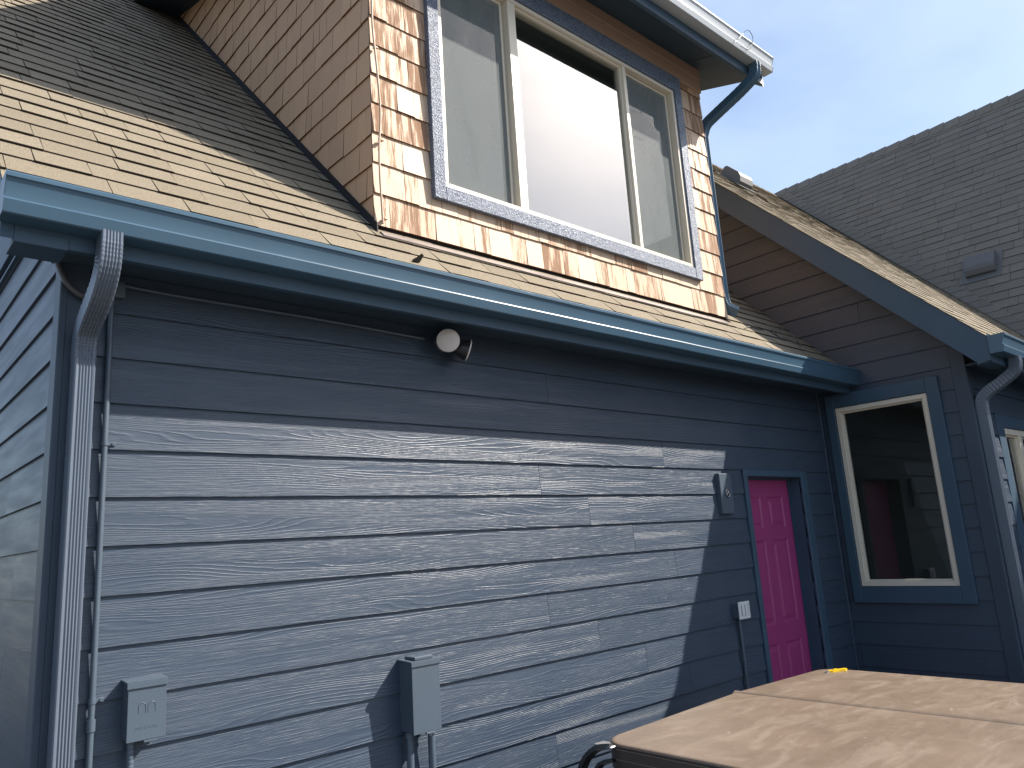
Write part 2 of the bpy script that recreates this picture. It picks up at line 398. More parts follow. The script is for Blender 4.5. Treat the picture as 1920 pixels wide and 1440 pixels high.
# ---- main wall (plane y=0, facing -y)
DOOR = (5.141, 5.952, .05, 2.094)
JN = {round(SEAM0+EXPS*k, 2): v for k, v in {14: [], 13: [4.15], 12: [2.99], 11: [3.38], 10: [3.77], 9: [4.17], 8: [2.99], 7: [3.38], 6: [3.78], 4: [2.98], 5: [4.2], 15: [3.1], 16: []}.items()}
JN[round(SEAM0+EXPS*12, 2)] = [2.99, 6.1]
WA = [(0, 0), (6.6, 0), (6.6, 2.84), (0, 2.84)]
part('wall', siding(Vector((0, 0, 0)), X, Z, -Y, .665, 6.46, .1, 2.84, WA, [DOOR], JN, rg), M['siding'], house, 'long blue lap sided wall beneath the gutter')
b = MB(); b.box(.6, DOOR[0]-.02, .002, .12, 0, 2.9).box(DOOR[1]+.02, 6.5, .002, .12, 0, 2.9).box(DOOR[0]-.02, DOOR[1]+.02, .002, .12, DOOR[3]+.02, 2.9)
b.box(.6, 6.5, -.012, .0, 0, .1)
part('wall_core', b, M['corner'], house)
# ---- side gable wall (plane x=.58, facing -x): u runs towards -y so that u x v = outward
def siding_side(x, ya, yb, v0, v1, cpoly, holes, rg):      # u = -y
    return siding(Vector((x, 0, 0)), -Y, Z, -X, -yb, -ya, v0, v1, cpoly, holes, None, rg)
cp = [(-9, 0), (-.075, 0), (-.075, 3.22), (-9, 3.22)]
part('wall', siding_side(.592, .075, 9, .1, 3.22, cp, (), rg), M['smoothsiding'], house, 'blue lap sided gable end wall at the left')
b = MB(); b.box(.594, .7, .12, 9, 0, 3.2)
b.prism([(.12, 3.2), (9, 3.2), (9, 3.25), (4.5, 7.5), (.25, 3.25), (.12, 3.2)], lambda a, c: (.594, a, c), lambda a, c: (.7, a, c))
part('wall_core', b, M['corner'], house)
b = MB(); b.box(.560, .592, -.012, 9, 3.222, 3.235)
b.prism([(.20, 3.32), (8.8, 3.32), (8.55, 3.58), (.45, 3.58)], lambda a, c: (.566, a, c), lambda a, c: (.592, a, c))
part('belt_board', b, M['trim'], house)
# gable shingles above the belt
def shingles(O, U, V, N, u0, u1, v0, ncourse, exp, cpoly, holes, rg, wmin=.07, wmax=.2, t1=.013, keyed=True):
    mb = MB()
    for k in range(ncourse):
        z0 = v0+k*exp; x = u0
        while x < u1-.005:
            ww = rg.uniform(wmin, wmax)
            if u1-(x+ww) < .05: ww = u1-x
            e = rg.uniform(-.003, .004)
            lap(mb, O, U, V, N, (x+rg.uniform(.0006, .0018), x+ww-rg.uniform(.0006, .0018), z0+e, z0+exp+.004), cpoly, .004, t1+rg.uniform(-.0025, .003), holes, rg.random(), (rg.uniform(0, 40), rg.uniform(0, 40)), (z0, z0+exp), -1)
            x += ww
    return mb
part('gable_shingles', shingles(Vector((.592, 0, 0)), -Y, Z, -X, -8.8, -.3, 3.58, 22, .178, [(-8.4, 3.5), (-.5, 3.5), (-4.5, 7.5)], (), rg), M['cedar'], house)
# ---- corner boards
b = MB(); b.bbox(.572, .665, -.024, .0, .06, 2.86, .003); part('corner_board', b, M['corner'], house)
b = MB(); b.bbox(.566, .5915, -.026, .075, .06, 2.9, .003); part('corner_board', b, M['corner'], house)
b = MB(); b.bbox(6.46, 6.499, -.024, .0, .06, 2.86, .003); part('corner_board', b, M['corner'], house)
# ---- main roof
def roof(O, U, V, N, poly, u0, u1, vmax, holes, rg, pe=1, exp=.148, wr=(.15, .38), tk=.0052):
    mb = MB(); k = 0
    while k*exp < vmax:
        x = u0-rg.uniform(0, .3); thick = rg.random() < .5
        while x < u1:
            ww = rg.uniform(*wr) if not thick else rg.uniform(wr[0], wr[1]*.8)
            t = tk*(1.7 if thick else 1)+.0025
            lap(mb, O, U, V, N, (x+.0017, x+ww-.0017, k*exp-(.004 if thick else 0)+rg.uniform(-.0015, .0015), (k+1)*exp+.01), poly, .0015, t, holes, rg.random(), (0, 0), (k*exp, (k+1)*exp), -1 if rg.random() < pe else None)
            x += ww; thick = not thick if rg.random() < .85 else thick
        k += 1
    return mb
S2 = math.sqrt(.5)
cA = 3.308-.008
O = Vector((0, -.345, cA-.345)); V = Vector((0, S2, S2)); N = Vector((0, -S2, S2))
VA = (4.5+.345)/S2
hole = (2.03, 5.2, (.055+.345)/S2, (3.45+.345)/S2)
mr = part('roof', roof(O, X, V, N, [(.325, -.1), (6.5, -.1), (6.5, VA), (.325, VA)], .32, 6.5, VA, [hole], rg), M['roof'], house, 'main roof of tan asphalt shingles around the dormer')
b = MB()
for r_ in sub([(.33, 6.5, 0, VA)], hole):
    b.prism([(r_[0], r_[2]), (r_[1], r_[2]), (r_[1], r_[3]), (r_[0], r_[3])], lambda a, c: O+X*a+V*c-N*.001, lambda a, c: O+X*a+V*c-N*.02)
b.prism([(.33, 0), (6.5, 0), (6.5, VA), (.33, VA)], lambda a, c: Vector((a, 9-(O+V*c).y, (O+V*c).z)), lambda a, c: Vector((a, 9-(O+V*c).y, (O+V*c).z-.03)))
part('roof_deck', b, M['asphalt'], mr)
# rake board of the left gable, fascia, soffit, eave return
b = MB()
b.prism([(-.30, 2.795), (-.30, cA-.31), (4.5, cA+4.49), (9.3, cA-.31), (9.3, 2.795), (4.5, cA+4.25)], lambda a, c: (.332, a, c), lambda a, c: (.37, a, c))
part('rake_board', b, M['trim'], house)
b = MB(); b.prism([(-.2, 2.86), (4.5, 7.55), (9.2, 2.86), (9.2, 2.84), (4.5, 7.53), (-.2, 2.84)], lambda a, c: (.37, a, c), lambda a, c: (.60, a, c))
part('soffit', b, M['soffit'], house)
b = MB(); b.bbox(.371, 6.499, -.30, -.268, 2.792, 2.985, .002); part('fascia', b, M['trim'], house)
b = MB(); b.box(.535, 6.5, -.268, .0, 2.842, 2.862); part('soffit', b, M['soffit'], house)
b = MB(); b.bbox(.371, .533, -.303, -.16, 2.787, 2.83, .002); part('eave_return', b, M['trim'], house)
# ---- gutters
def gutter(x0, x1, yf, dz, m, lab):
    p = [(0, 2.848), (.080, 2.848), (.085, 2.852), (.0965, 2.892), (.0945, 2.897), (.086, 2.900), (.086, 2.905), (.105, 2.962), (.1115, 2.966), (.1125, 2.979), (.109, 2.984), (.099, 2.984), (.099, 2.978), (.104, 2.976),
         (.1035, 2.965), (.083, 2.906), (.082, 2.856), (.078, 2.851), (.002, 2.851), (.002, 3.0), (0, 3.0)]
    b = MB()
    n = 24; xs = [x0+(x1-x0)*i/n for i in range(n+1)]
    wob = [rg.uniform(-.0007, .0007) for _ in xs]
    for i in range(n):
        for k in range(len(p)):
            a, c = p[k], p[(k+1) % len(p)]
            b.face([(xs[i], yf-a[0], a[1]+dz+wob[i]), (xs[i+1], yf-a[0], a[1]+dz+wob[i+1]), (xs[i+1], yf-c[0], c[1]+dz+wob[i+1]), (xs[i], yf-c[0], c[1]+dz+wob[i])])
    g = part('gutter', b, m, house, lab, smooth=25)
    outer = [(q[0], q[1]) for q in p[:12]]+[(0, 2.984)]
    for s, xe in ((-1, x0), (1, x1)):
        e = MB(); e.prism([(q[0]+(.0015 if q[0] > .01 else 0), q[1]) for q in outer], lambda a, c: (xe-.002, yf-a, c+dz), lambda a, c: (xe+.002, yf-a, c+dz))
        part('end_cap', e, m, g)
    return g
gA = gutter(.325, 6.497, -.3015, 0, M['gutter'], 'long teal gutter over the blue wall')
gD = gutter(1.57, 5.66, -.3515, 2.645, M['palegutter'], 'pale gutter along the dormer eave')
gW = gutter(6.215, 10.4, -1.472, -.005, M['gutter'], 'short teal gutter of the right wing')
# drip edge strip
# ---- dormer: shingle front at y=.04, sides x=1.985 / 5.25
Wn = (2.36, 4.86, 3.63, 5.33)
n_c = 12
part('dormer_wall', shingles(Vector((0, .045, 0)), X, Z, -Y, 1.975, 5.25, 3.371, n_c, .1775, [(1.9, 3), (5.3, 3), (5.3, 5.50), (1.9, 5.50)], [Wn], rg), M['worn'], house, 'peeling shingled dormer front with bare brown wood')
part('dormer_wall', shingles(Vector((1.989, 0, 0)), -Y, Z, -X, -3.6, -.046, 3.362, 22, .1775, [(-.046, 3.355), (-.046, 5.585), (-3.42, 6.70)], (), rg), M['cedar'], house, 'shaded salmon shingled dormer cheek')
part('dormer_wall', shingles(Vector((5.236, 0, 0)), Y, Z, X, .046, 3.6, 3.362, 22, .1775, [(.046, 3.355), (3.42, 6.70), (.046, 5.585)], (), rg), M['cedar'], house)
b = MB()
b.box(1.99, 2.37, .047, .10, 3.3, 5.5).box(4.85, 5.235, .047, .10, 3.3, 5.5).box(2.37, 4.85, .047, .10, 3.3, 3.66).box(2.37, 4.85, .047, .10, 5.28, 5.5)
b.prism([(.06, 3.2), (.06, 5.52), (3.5, 6.61), (3.5, 6.6)], lambda a, c: (1.99, a, c), lambda a, c: (2.03, a, c))
b.prism([(.06, 3.2), (.06, 5.52), (3.5, 6.61), (3.5, 6.6)], lambda a, c: (5.2, a, c), lambda a, c: (5.235, a, c))
part('dormer_frame', b, M['salmon'], house)
b = MB(); b.bbox(1.99, 5.25, .012, .0315, 5.495, 5.60, .003); part('frieze_board', b, M['salmon'], house, 'salmon frieze board above the dormer window')
b = MB(); b.bbox(1.99, 5.25, .0155, .040, 5.375, 5.493, .003); part('frieze_board', b, M['salmon'], house)
# dormer roof slab
md = .317; zd = lambda y: 5.665+md*(y+.375)
dn = Vector((0, -md, 1)).normalized(); dv = Vector((0, 1, md)).normalized()
Od = Vector((0, -.375, 5.665)); Ld = (3.75+.375)/dv.y
dr = part('roof', roof(Od, X, dv, dn, [(1.575, -.1), (5.655, -.1), (5.655, Ld), (1.575, Ld)], 1.57, 5.66, Ld, (), rg), M['roof'], house, 'low pitched dormer roof')
b = MB(); b.prism([(-.345, 5.40), (-.345, zd(-.345)-.004), (3.7, zd(3.7)-.004), (3.7, zd(3.7)-.13), (-.1, zd(-.1)-.15)], lambda a, c: (1.575, a, c), lambda a, c: (1.60, a, c)); part('rake_board', b, M['trim'], house)
b = MB(); b.prism([(-.345, 5.40), (-.345, zd(-.345)-.004), (3.7, zd(3.7)-.004), (3.7, zd(3.7)-.13), (-.1, zd(-.1)-.15)], lambda a, c: (5.63, a, c), lambda a, c: (5.655, a, c)); part('rake_board', b, M['trim'], house)
b = MB(); b.bbox(1.601, 5.629, -.35, -.32, 5.41, 5.66, .002); part('fascia', b, M['trim'], house)
b = MB(); zs = lambda y: 5.60+md*(y-.04)
b.prism([(-.32, zs(-.32)), (3.7, zs(3.7)), (3.7, zs(3.7)+.02), (-.32, zs(-.32)+.02)], lambda a, c: (1.601, a, c), lambda a, c: (5.629, a, c)); part('soffit', b, M['soffit'], house)
b = MB(); b.prism([(-.34, zd(-.34)-.03), (3.7, zd(3.7)-.03), (3.7, zd(3.7)-.004), (-.34, zd(-.34)-.004)], lambda a, c: (1.6, a, c), lambda a, c: (5.63, a, c)); part('roof_deck', b, M['asphalt'], dr)
for xj in (2.9, 4.12, 5.245):
    pass
for xj in (2.62, 3.84, 5.06):
    b = MB(); b.prism([(-.32, zs(-.32)), (.012, zs(.012)), (.012, zs(.012)-.003), (-.32, zs(-.32)-.003)], lambda a, c: (xj, a, c), lambda a, c: (xj+.012, a, c)); part('soffit_batten', b, M['soffit'], house)
# flashing under dormer front
b = MB(); b.prism([(-.040, 3.284), (-.008, 3.316), (.051, 3.320), (.051, 3.314), (-.006, 3.310), (-.036, 3.278)], lambda a, c: (1.985, a, c), lambda a, c: (5.12, a, c)); part('flashing', b, M['flash'], house)
b = MB(); b.box(1.985, 5.24, .046, .05, 3.30, 3.39); part('gap_shade_strip', b, M['gapshade'], house)  # added dark strip, stands in for shade under the lowest shingles
b = MB(); b.prism([(.0, 3.31), (3.4, 6.71), (3.4, 6.765), (.0, 3.365)], lambda a, c: (1.968, a, c), lambda a, c: (1.974, a, c)); part('flashing', b, M['dark'], house)

# ---- windows
def window(x0, x1, z0, z1, y, fr, N_axis, mull, label, cas, screens=(), depth=.06, casm='roughtrim', glassm='glass', mw=.03, dirn='y'):
    """window in a wall facing -y (dirn y) or -x (dirn x). u,z extents of the frame, cas = casing outer extents"""
    if dirn == 'y': f = lambda u, d, z: (u, y+d, z)
    else: f = lambda u, d, z: (y+d, u, z)
    def bx(mb, u0, u1, d0, d1, z0, z1, bev=.002):
        p, q = f(u0, d0, z0), f(u1, d1, z1)
        mb.bbox(min(p[0], q[0]), max(p[0], q[0]), min(p[1], q[1]), max(p[1], q[1]), z0, z1, bev)
    b = MB(); w_ = fr
    fd = .085 if screens else .05; bx(b, x0, x0+w_, -.012, fd, z0, z1); bx(b, x1-w_, x1, -.012, fd, z0, z1)
    bx(b, x0+w_, x1-w_, -.012, fd, z0, z0+w_); bx(b, x0+w_, x1-w_, -.012, fd, z1-w_, z1)
    win = part('window', b, M['vinyl'], house, label)
    b = MB(); iw = .014
    xs = [x0+w_]+[m for m in mull]+[x1-w_]; mws = mw if isinstance(mw, (list, tuple)) else [mw]*len(mull)
    for i in range(len(xs)-1):
        a = xs[i]+(mws[i-1] if i else 0); c = xs[i+1]-(mws[i] if i < len(xs)-2 else 0); dd = .035 if i in screens else 0
        bx(b, a, a+iw, .010+dd, .045+dd, z0+w_, z1-w_, .0015); bx(b, c-iw, c, .010+dd, .045+dd, z0+w_, z1-w_, .0015)
        bx(b, a+iw, c-iw, .010+dd, .045+dd, z0+w_, z0+w_+iw, .0015); bx(b, a+iw, c-iw, .010+dd, .045+dd, z1-w_-iw, z1-w_, .0015)
        p = MB(); p.face([f(a+iw, .030+dd, z0+w_+iw), f(c-iw, .030+dd, z0+w_+iw), f(c-iw, .030+dd, z1-w_-iw), f(a+iw, .030+dd, z1-w_-iw)])
        part('pane', p, M[glassm], win)
        if i in screens:
            p = MB(); p.face([f(a+iw+.008, .004+dd, z0+w_+.016), f(c-.03, .004+dd, z0+w_+.016), f(c-.03, .004+dd, z1-w_-.02), f(a+iw+.008, .004+dd, z1-w_-.02)])
            part('insect_screen', p, M['screen'], win)
            p = MB(); bx(p, a+.002, a+iw+.010, -.002+dd, .009+dd, z0+w_+.002, z1-w_-.004, .001); bx(p, c-.034, c-.022, -.002+dd, .009+dd, z0+w_+.002, z1-w_-.004, .001)
            bx(p, a+iw+.01, c-.034, -.002+dd, .009+dd, z0+w_+.002, z0+w_+.018, .001); bx(p, a+iw+.01, c-.034, -.002+dd, .009+dd, z1-w_-.022, z1-w_-.006, .001)
            part('screen_frame', p, M['vinyl'], win)
    part('sash', b, M['vinyl'], win)
    for m_, mw in zip(mull, mws):
        b = MB(); bx(b, m_-mw, m_+mw, -.008, .085 if screens else .048, z0+w_, z1-w_); part('mullion', b, M['vinyl'], win)
    c0, c1, k0, k1 = cas
    b = MB(); cd0, cd1 = -.026, .014
    bx(b, c0, x0-.003, cd0, cd1, k0, k1, .003); bx(b, x1+.003, c1, cd0, cd1, k0, k1, .003)
    bx(b, x0-.003, x1+.003, cd0+.001, cd1, k0, z0-.003, .003); bx(b, x0-.003, x1+.003, cd0+.001, cd1, z1+.003, k1, .003)
    part('casing', b, M[casm], win)
    b = MB(); e = .012
    bx(b, x0-.004, x0, -.004, .014, z0, z1, .0005); bx(b, x1, x1+.004, -.004, .014, z0, z1, .0005); bx(b, x0, x1, -.004, .014, z0-.004, z0, .0005); bx(b, x0, x1, -.004, .014, z1, z1+.004, .0005)
    part('caulk_gap', b, M['dark'], win)
    return win
wd = window(2.436, 4.826, 3.706, 5.235, .028, .028, 'y', [3.056, 4.205], 'wide three light dormer window with almond frame', (2.352, 4.92, 3.615, 5.373), (0, 2), casm='roughtrim', glassm='glasshi', mw=(.034, .018))
# dormer room
b = MB()
b.face([(2.04, .12, 3.45), (5.19, .12, 3.45), (5.19, 3.0, 3.45), (2.04, 3.0, 3.45)]); b.face([(2.04, 3.0, 3.45), (5.19, 3.0, 3.45), (5.19, 3.0, 5.5), (2.04, 3.0, 5.5)])
b.face([(2.04, .12, 5.5), (5.19, .12, 5.5), (5.19, 3.0, 5.5), (2.04, 3.0, 5.5)]); b.face([(2.04, .12, 3.45), (2.04, 3.0, 3.45), (2.04, 3.0, 5.5), (2.04, .12, 5.5)]); b.face([(5.19, .12, 3.45), (5.19, 3.0, 3.45), (5.19, 3.0, 5.5), (5.19, .12, 5.5)])
part('room', b, M['room'], house)

# ---- door
b = MB(); dx0, dx1, dz0, dz1 = DOOR
def recess(mb, x0, x1, z0, z1, y):           # raised door panel: groove then field
    st = [(0, 0), (.012, .007), (.03, .007), (.05, .001)]
    for (a, da), (c, dc) in zip(st[:-1], st[1:]):
        P = lambda k, d: [(x0+k, y+d, z0+k), (x1-k, y+d, z0+k), (x1-k, y+d, z1-k), (x0+k, y+d, z1-k)]
        A, B = P(a, da), P(c, dc)
        for i in range(4): mb.face([A[i], A[(i+1) % 4], B[(i+1) % 4], B[i]])
    k = st[-1][0]; mb.face([(x0+k, y+.001, z0+k), (x1-k, y+.001, z0+k), (x1-k, y+.001, z1-k), (x0+k, y+.001, z1-k)])
px = [(dx0+.115, dx0+.355), (dx1-.355, dx1-.115)]; pz = [(1.70, 1.95), (.98, 1.61), (.28, .84)]
xs = sorted({dx0+.004, dx1-.004, *[q for p in px for q in p]}); zs_ = sorted({dz0+.004, dz1-.004, *[q for p in pz for q in p]})
for i in range(len(xs)-1):
    for j in range(len(zs_)-1):
        r_ = (xs[i], xs[i+1]); s_ = (zs_[j], zs_[j+1])
        if any(abs(r_[0]-p[0]) < 1e-6 for p in px) and any(abs(s_[0]-p[0]) < 1e-6 for p in pz): recess(b, *r_, *s_, .100)
        else: b.face([(r_[0], .100, s_[0]), (r_[1], .100, s_[0]), (r_[1], .100, s_[1]), (r_[0], .100, s_[1])])
b.box(dx0+.004, dx1-.004, .112, .144, dz0+.004, dz1-.004)
door = part('door', b, M['pink'], house, 'magenta six panel door')
b = MB(); b.tube([(5.225, .0995, 1.0), (5.225, .101, 1.0)], .011, 12); part('bore_hole', b, M['dark'], door)
b = MB()
b.bbox(dx0-.052, dx0, -.030, .0, .05, dz1+.052, .004).bbox(dx1, dx1+.06, -.030, .0, .05, dz1+.052, .004).bbox(dx0, dx1, -.030, .0, dz1, dz1+.052, .004)
b.bbox(dx1+.060, dx1+.11, -.024, .0, .05, dz1+.052, .004)
b.box(dx0-.02, dx0+.002, .0, .15, .05, dz1+.02).box(dx1-.002, dx1+.02, .0, .15, .05, dz1+.02).box(dx0+.002, dx1-.002, .0, .15, dz1-.002, dz1+.02)
b.box(dx0+.002, dx0+.014, .085, .098, .05, dz1-.002).box(dx1-.014, dx1-.002, .085, .098, .05, dz1-.002).box(dx0+.014, dx1-.014, .085, .098, dz1-.014, dz1-.002)
part('casing', b, M['trim'], door)
b = MB(); b.box(dx0+.002, dx1-.002, -.03, .16, .02, .05); part('threshold', b, M['flash'], door)

# ---- right wing
SW, CW, YR, XR, X0 = 1.023, 4.489, 3.597, 13.482, 9.977
ZW = lambda y: CW+SW*y
wv = Vector((0, 1, SW)).normalized(); wn = Vector((0, -SW, 1)).normalized()
OW = Vector((0, -1.50, ZW(-1.50)-.008)); LW = (YR+1.5)/wv.y
wpoly = [(6.215, -.1), (X0-.07, -.1), (XR, LW), (6.215, LW)]
wr_ = part('roof', roof(OW, X, wv, wn, wpoly, 6.2, XR, LW, (), rg, .12, tk=.0035), M['roof'], house, 'sunlit sliver of tan shingled wing roof')
b = MB(); b.prism([(6.225, 0), (X0, 0), (XR, LW), (6.225, LW)], lambda a, c: OW+X*a+wv*c-wn*.002, lambda a, c: OW+X*a+wv*c-wn*.03)
b.prism([(6.225, 0), (XR, 0), (XR, LW), (6.225, LW)], lambda a, c: Vector((a, 2*YR-(OW+wv*c).y, (OW+wv*c).z)), lambda a, c: Vector((a, 2*YR-(OW+wv*c).y, (OW+wv*c).z-.03)))
part('roof_deck', b, M['asphalt'], wr_)
b = MB(); k = 6.215
while k < XR:                                   # ridge caps
    e = min(k+.2, XR); b.prism([(-.13, -.133+.012), (0, .014+.006), (.13, -.133+.012), (.13, -.133), (0, .006), (-.13, -.133)], lambda a, c: (k-.01, YR+a, ZW(YR)+c+.004), lambda a, c: (e, YR+a, ZW(YR)+c-.004), rg.random()); k += .2
part('ridge_cap', b, M['roof'], wr_)
# gable wall facing -x
Wb = (-.905, -.152, 1.182, 2.684)     # y0,y1,z0,z1 frame
hb = (-Wb[1]-.03, -Wb[0]+.03, Wb[2]-.03, Wb[3]+.03)
cpB = [(-9, 0), (1.11, 0), (1.11, ZW(-1.11)-.205), (-YR, ZW(YR)-.205), (-9, ZW(YR)-.205-5.4*SW)]
part('wall', siding_side(XB+.012, -1.11, 6, .1, 8, cpB, [hb], rg), M['shadesiding'], house, 'shaded blue lap sided gable wall of the right wing')
b = MB()
b.box(XB+.014, XB+.1, -1.18, Wb[0]-.01, 0, 3.0).box(XB+.014, XB+.1, Wb[1]+.01, 7, 0, 3.0).box(XB+.014, XB+.1, Wb[0]-.01, Wb[1]+.01, 0, Wb[2]-.01).box(XB+.014, XB+.1, Wb[0]-.01, Wb[1]+.01, Wb[3]+.01, 3.0)
b.prism([(-1.18, 3.0), (YR, ZW(YR)-.3), (8.3, 3.0)], lambda a, c: (XB+.014, a, c), lambda a, c: (XB+.1, a, c)); part('wall_core', b, M['corner'], house)
b = MB(); b.bbox(XB-.012, XB+.0115, -1.215, -1.112, .06, 3.12, .003); part('corner_board', b, M['corner'], house)
b = MB(); b.bbox(XB+.012, XB+.10, -1.217, -1.192, .06, 2.83, .003); part('corner_board', b, M['corner'], house)
wB = window(Wb[0], Wb[1], Wb[2], Wb[3], XB-.008, .038, 'x', [], 'tall dark picture window beside the door', (-1.005, -.075, 1.05, 2.805), (), casm='trim', glassm='glass', dirn='x')
b = MB()
b.face([(XB+.11, -1.1, .9), (XB+.11, 1.5, .9), (10, 1.5, .9), (10, -1.1, .9)]); b.face([(10, -1.1, .9), (10, 1.5, .9), (10, 1.5, 2.8), (10, -1.1, 2.8)])
b.face([(XB+.11, -1.1, 2.8), (XB+.11, 1.5, 2.8), (10, 1.5, 2.8), (10, -1.1, 2.8)]); b.face([(XB+.11, 1.5, .9), (10, 1.5, .9), (10, 1.5, 2.8), (XB+.11, 1.5, 2.8)])
part('room', b, M['room'], house)
# front wall of wing (plane y=YF)
Wf = (7.20, 7.625, .90, 2.392)
part('wall', siding(Vector((0, YF, 0)), X, Z, -Y, XB+.1, 10.6, .1, 2.86, [(6, 0), (11, 0), (11, 2.86), (6, 2.86)], [(7.10, 9.0, .8, 2.46)], None, rg), M['siding'], house, 'lap sided front wall of the right wing')
b = MB(); b.box(XB+.1, 7.19, YF+.002, YF+.1, 0, 2.9).box(8.9, 10.6, YF+.002, YF+.1, 0, 2.9).box(7.19, 8.9, YF+.002, YF+.1, 2.41, 2.9).box(7.19, 8.9, YF+.002, YF+.1, 0, .89); part('wall_core', b, M['corner'], house)
wF = window(7.20, 8.86, .90, 2.395, YF+.01, .05, 'y', [7.66], 'cream framed front window of the right wing', (7.035, 9.0, .76, 2.525), (), casm='trim', glassm='glass', mw=.05)
# wing eave: rake board, fascia, soffit, return
b = MB()
b.prism([(-1.468, 2.80), (-1.468, ZW(-1.468)-.012), (YR, ZW(YR)-.012), (8.6, ZW(YR)-.012-(8.6-YR)*SW), (8.6, ZW(YR)-.28-(8.6-YR)*SW), (YR, ZW(YR)-.28), (-1.39, 2.785)], lambda a, c: (6.222, a, c), lambda a, c: (6.25, a, c))
part('rake_board', b, M['trim'], house, 'wide teal rake board of the right wing')
b = MB(); b.prism([(-1.38, ZW(-1.38)-.22), (YR, ZW(YR)-.22), (YR, ZW(YR)-.20), (-1.38, ZW(-1.38)-.20)], lambda a, c: (6.25, a, c), lambda a, c: (XB+.02, a, c)); part('soffit', b, M['soffit'], house)
b = MB(); b.bbox(6.251, 10.5, -1.47, -1.44, 2.785, 2.975, .002); part('fascia', b, M['trim'], house)
b = MB(); b.box(XB-.0, 10.5, -1.439, YF, 2.835, 2.855); part('soffit', b, M['soffit'], house)
b = MB(); b.bbox(6.2505, XB+.05, -1.438, -1.365, 2.782, 2.83, .002); part('eave_return', b, M['trim'], house)
# cross gable roof facing -x
ZX = ZW(YR)+.018; z0x = ZW(-1.5); mX = (ZX-z0x)/(XR-X0)
xv = Vector((1, 0, mX)).normalized(); xn = Vector((-mX, 0, 1)).normalized(); OX = Vector((X0, 0, z0x-.006)); LX = (XR-X0)/xv.x
# u axis runs along -y so that the shingles face outwards
part('roof', roof(OX, -Y, xv, xn, [(1.5, 0), (9, 0), (9, LX), (-YR, LX)], -YR, 9, LX, (), rg, 1, .155, (.16, .5), .0045), M['shaderoof'], house, 'steep shaded roof of the far cross gable')
xr = [o for o in col.objects if o.name.startswith('roof')][-1]
b = MB(); b.prism([(1.5, 0), (9, 0), (9, LX), (-YR, LX)], lambda a, c: OX-Y*a+xv*c-xn*.002, lambda a, c: OX-Y*a+xv*c-xn*.03)
b.prism([(-YR-5, 0), (9, 0), (9, LX), (-YR-1, LX)], lambda a, c: Vector((2*XR-(OX+xv*c).x, -a, (OX+xv*c).z)), lambda a, c: Vector((2*XR-(OX+xv*c).x, -a, (OX+xv*c).z-.03)))
part('roof_deck', b, M['asphalt'], xr)
b = MB(); k = YR
while k > -9:
    e = k-.24; b.prism([(-.11, -.16+.02), (0, .03), (.11, -.16+.02), (.11, -.16), (0, .006), (-.11, -.16)], lambda a, c: (XR+a, k, ZX+c-.006), lambda a, c: (XR+a, e-.02, ZX+c+.014), rg.random()); k -= .24
part('ridge_cap', b, M['shaderoof'], xr)
# valley: shingles of the wing roof carried a little way up the cross roof
b = MB(); vd = Vector((XR-X0, YR+1.5, ZX-z0x)); nseg = 46
for i in range(nseg):
    p0 = Vector((X0, -1.5, z0x))+vd*(i/nseg); p1 = Vector((X0, -1.5, z0x))+vd*((i+1)/nseg); sd = (-Y*.20).copy()
    w0, w1 = .20+rg.uniform(-.006, .006), .20
    b.face([p0+xn*.012, p1+xn*.007, p1-Y*w1+xn*.009, p0-Y*w0+xn*.014], None, rg.random()); b.face([p0+xn*.012, p0-Y*w0+xn*.014, p0-Y*w0-xn*.004, p0-xn*.004], None, 0)
    b.face([p0-Y*w0+xn*.014, p1-Y*w1+xn*.009, p1-Y*w1-xn*.004, p0-Y*w0-xn*.004], None, 0)
part('valley_shingles', b, M['shaderoof'], xr)
# walls under cross gable (seen from the side only)
b = MB(); b.box(XR-3.2, XR+3.2, -8, -1.0, 0, 2.9); part('wall', b, M['corner'], house)
# roof vents
def roof_vent(O, U, V, N, w, l, h, lab, m='boxpaint'):
    b = MB(); pr = [(0, 0), (l, 0), (l, h*.35), (l*.86, h*.8), (l*.7, h), (.03, h), (0, h*.8)]
    b.prism([(-.06, -.05), (w+.06, -.05), (w+.06, l+.1), (-.06, l+.1)], lambda a, c: O+U*a+V*c+N*.006, lambda a, c: O+U*a+V*c+N*.010)
    b.prism(pr, lambda a, c: O+V*a+N*(c+.01), lambda a, c: O+U*w+V*a+N*(c+.01)); return part('roof_vent', b, M[m], house, lab)
p = Vector((8.35, 1.75, ZW(1.75)+.01))
roof_vent(p, X, -wv, wn, .30, .34, .13, 'dark box vent on the wing roof ridge', 'vent')
# ray/plane for the second vent
def ray(px_, py_):
    d = rt*((px_-960)/1419.428)-up*((py_-720)/1419.428)+fw; return cam.location+Vector((0, 0, 0)), d
cam_loc = Vector((0, -3.12, 1.70))
def hit(px_, py_, pt, nn):
    d = rt*((px_-960)/1419.428)-up*((py_-720)/1419.428)+fw; t = (pt-cam_loc).dot(nn)/d.dot(nn); return cam_loc+d*t
q = Vector((11.6, -.67, 0)); q.z = z0x+mX*(q.x-X0)
q = hit(1815, 492, Vector((X0, 0, z0x)), xn)
roof_vent(q, -Y, -xv, xn, .36, .34, .10, 'grey box vent on the steep shaded roof', 'vent')

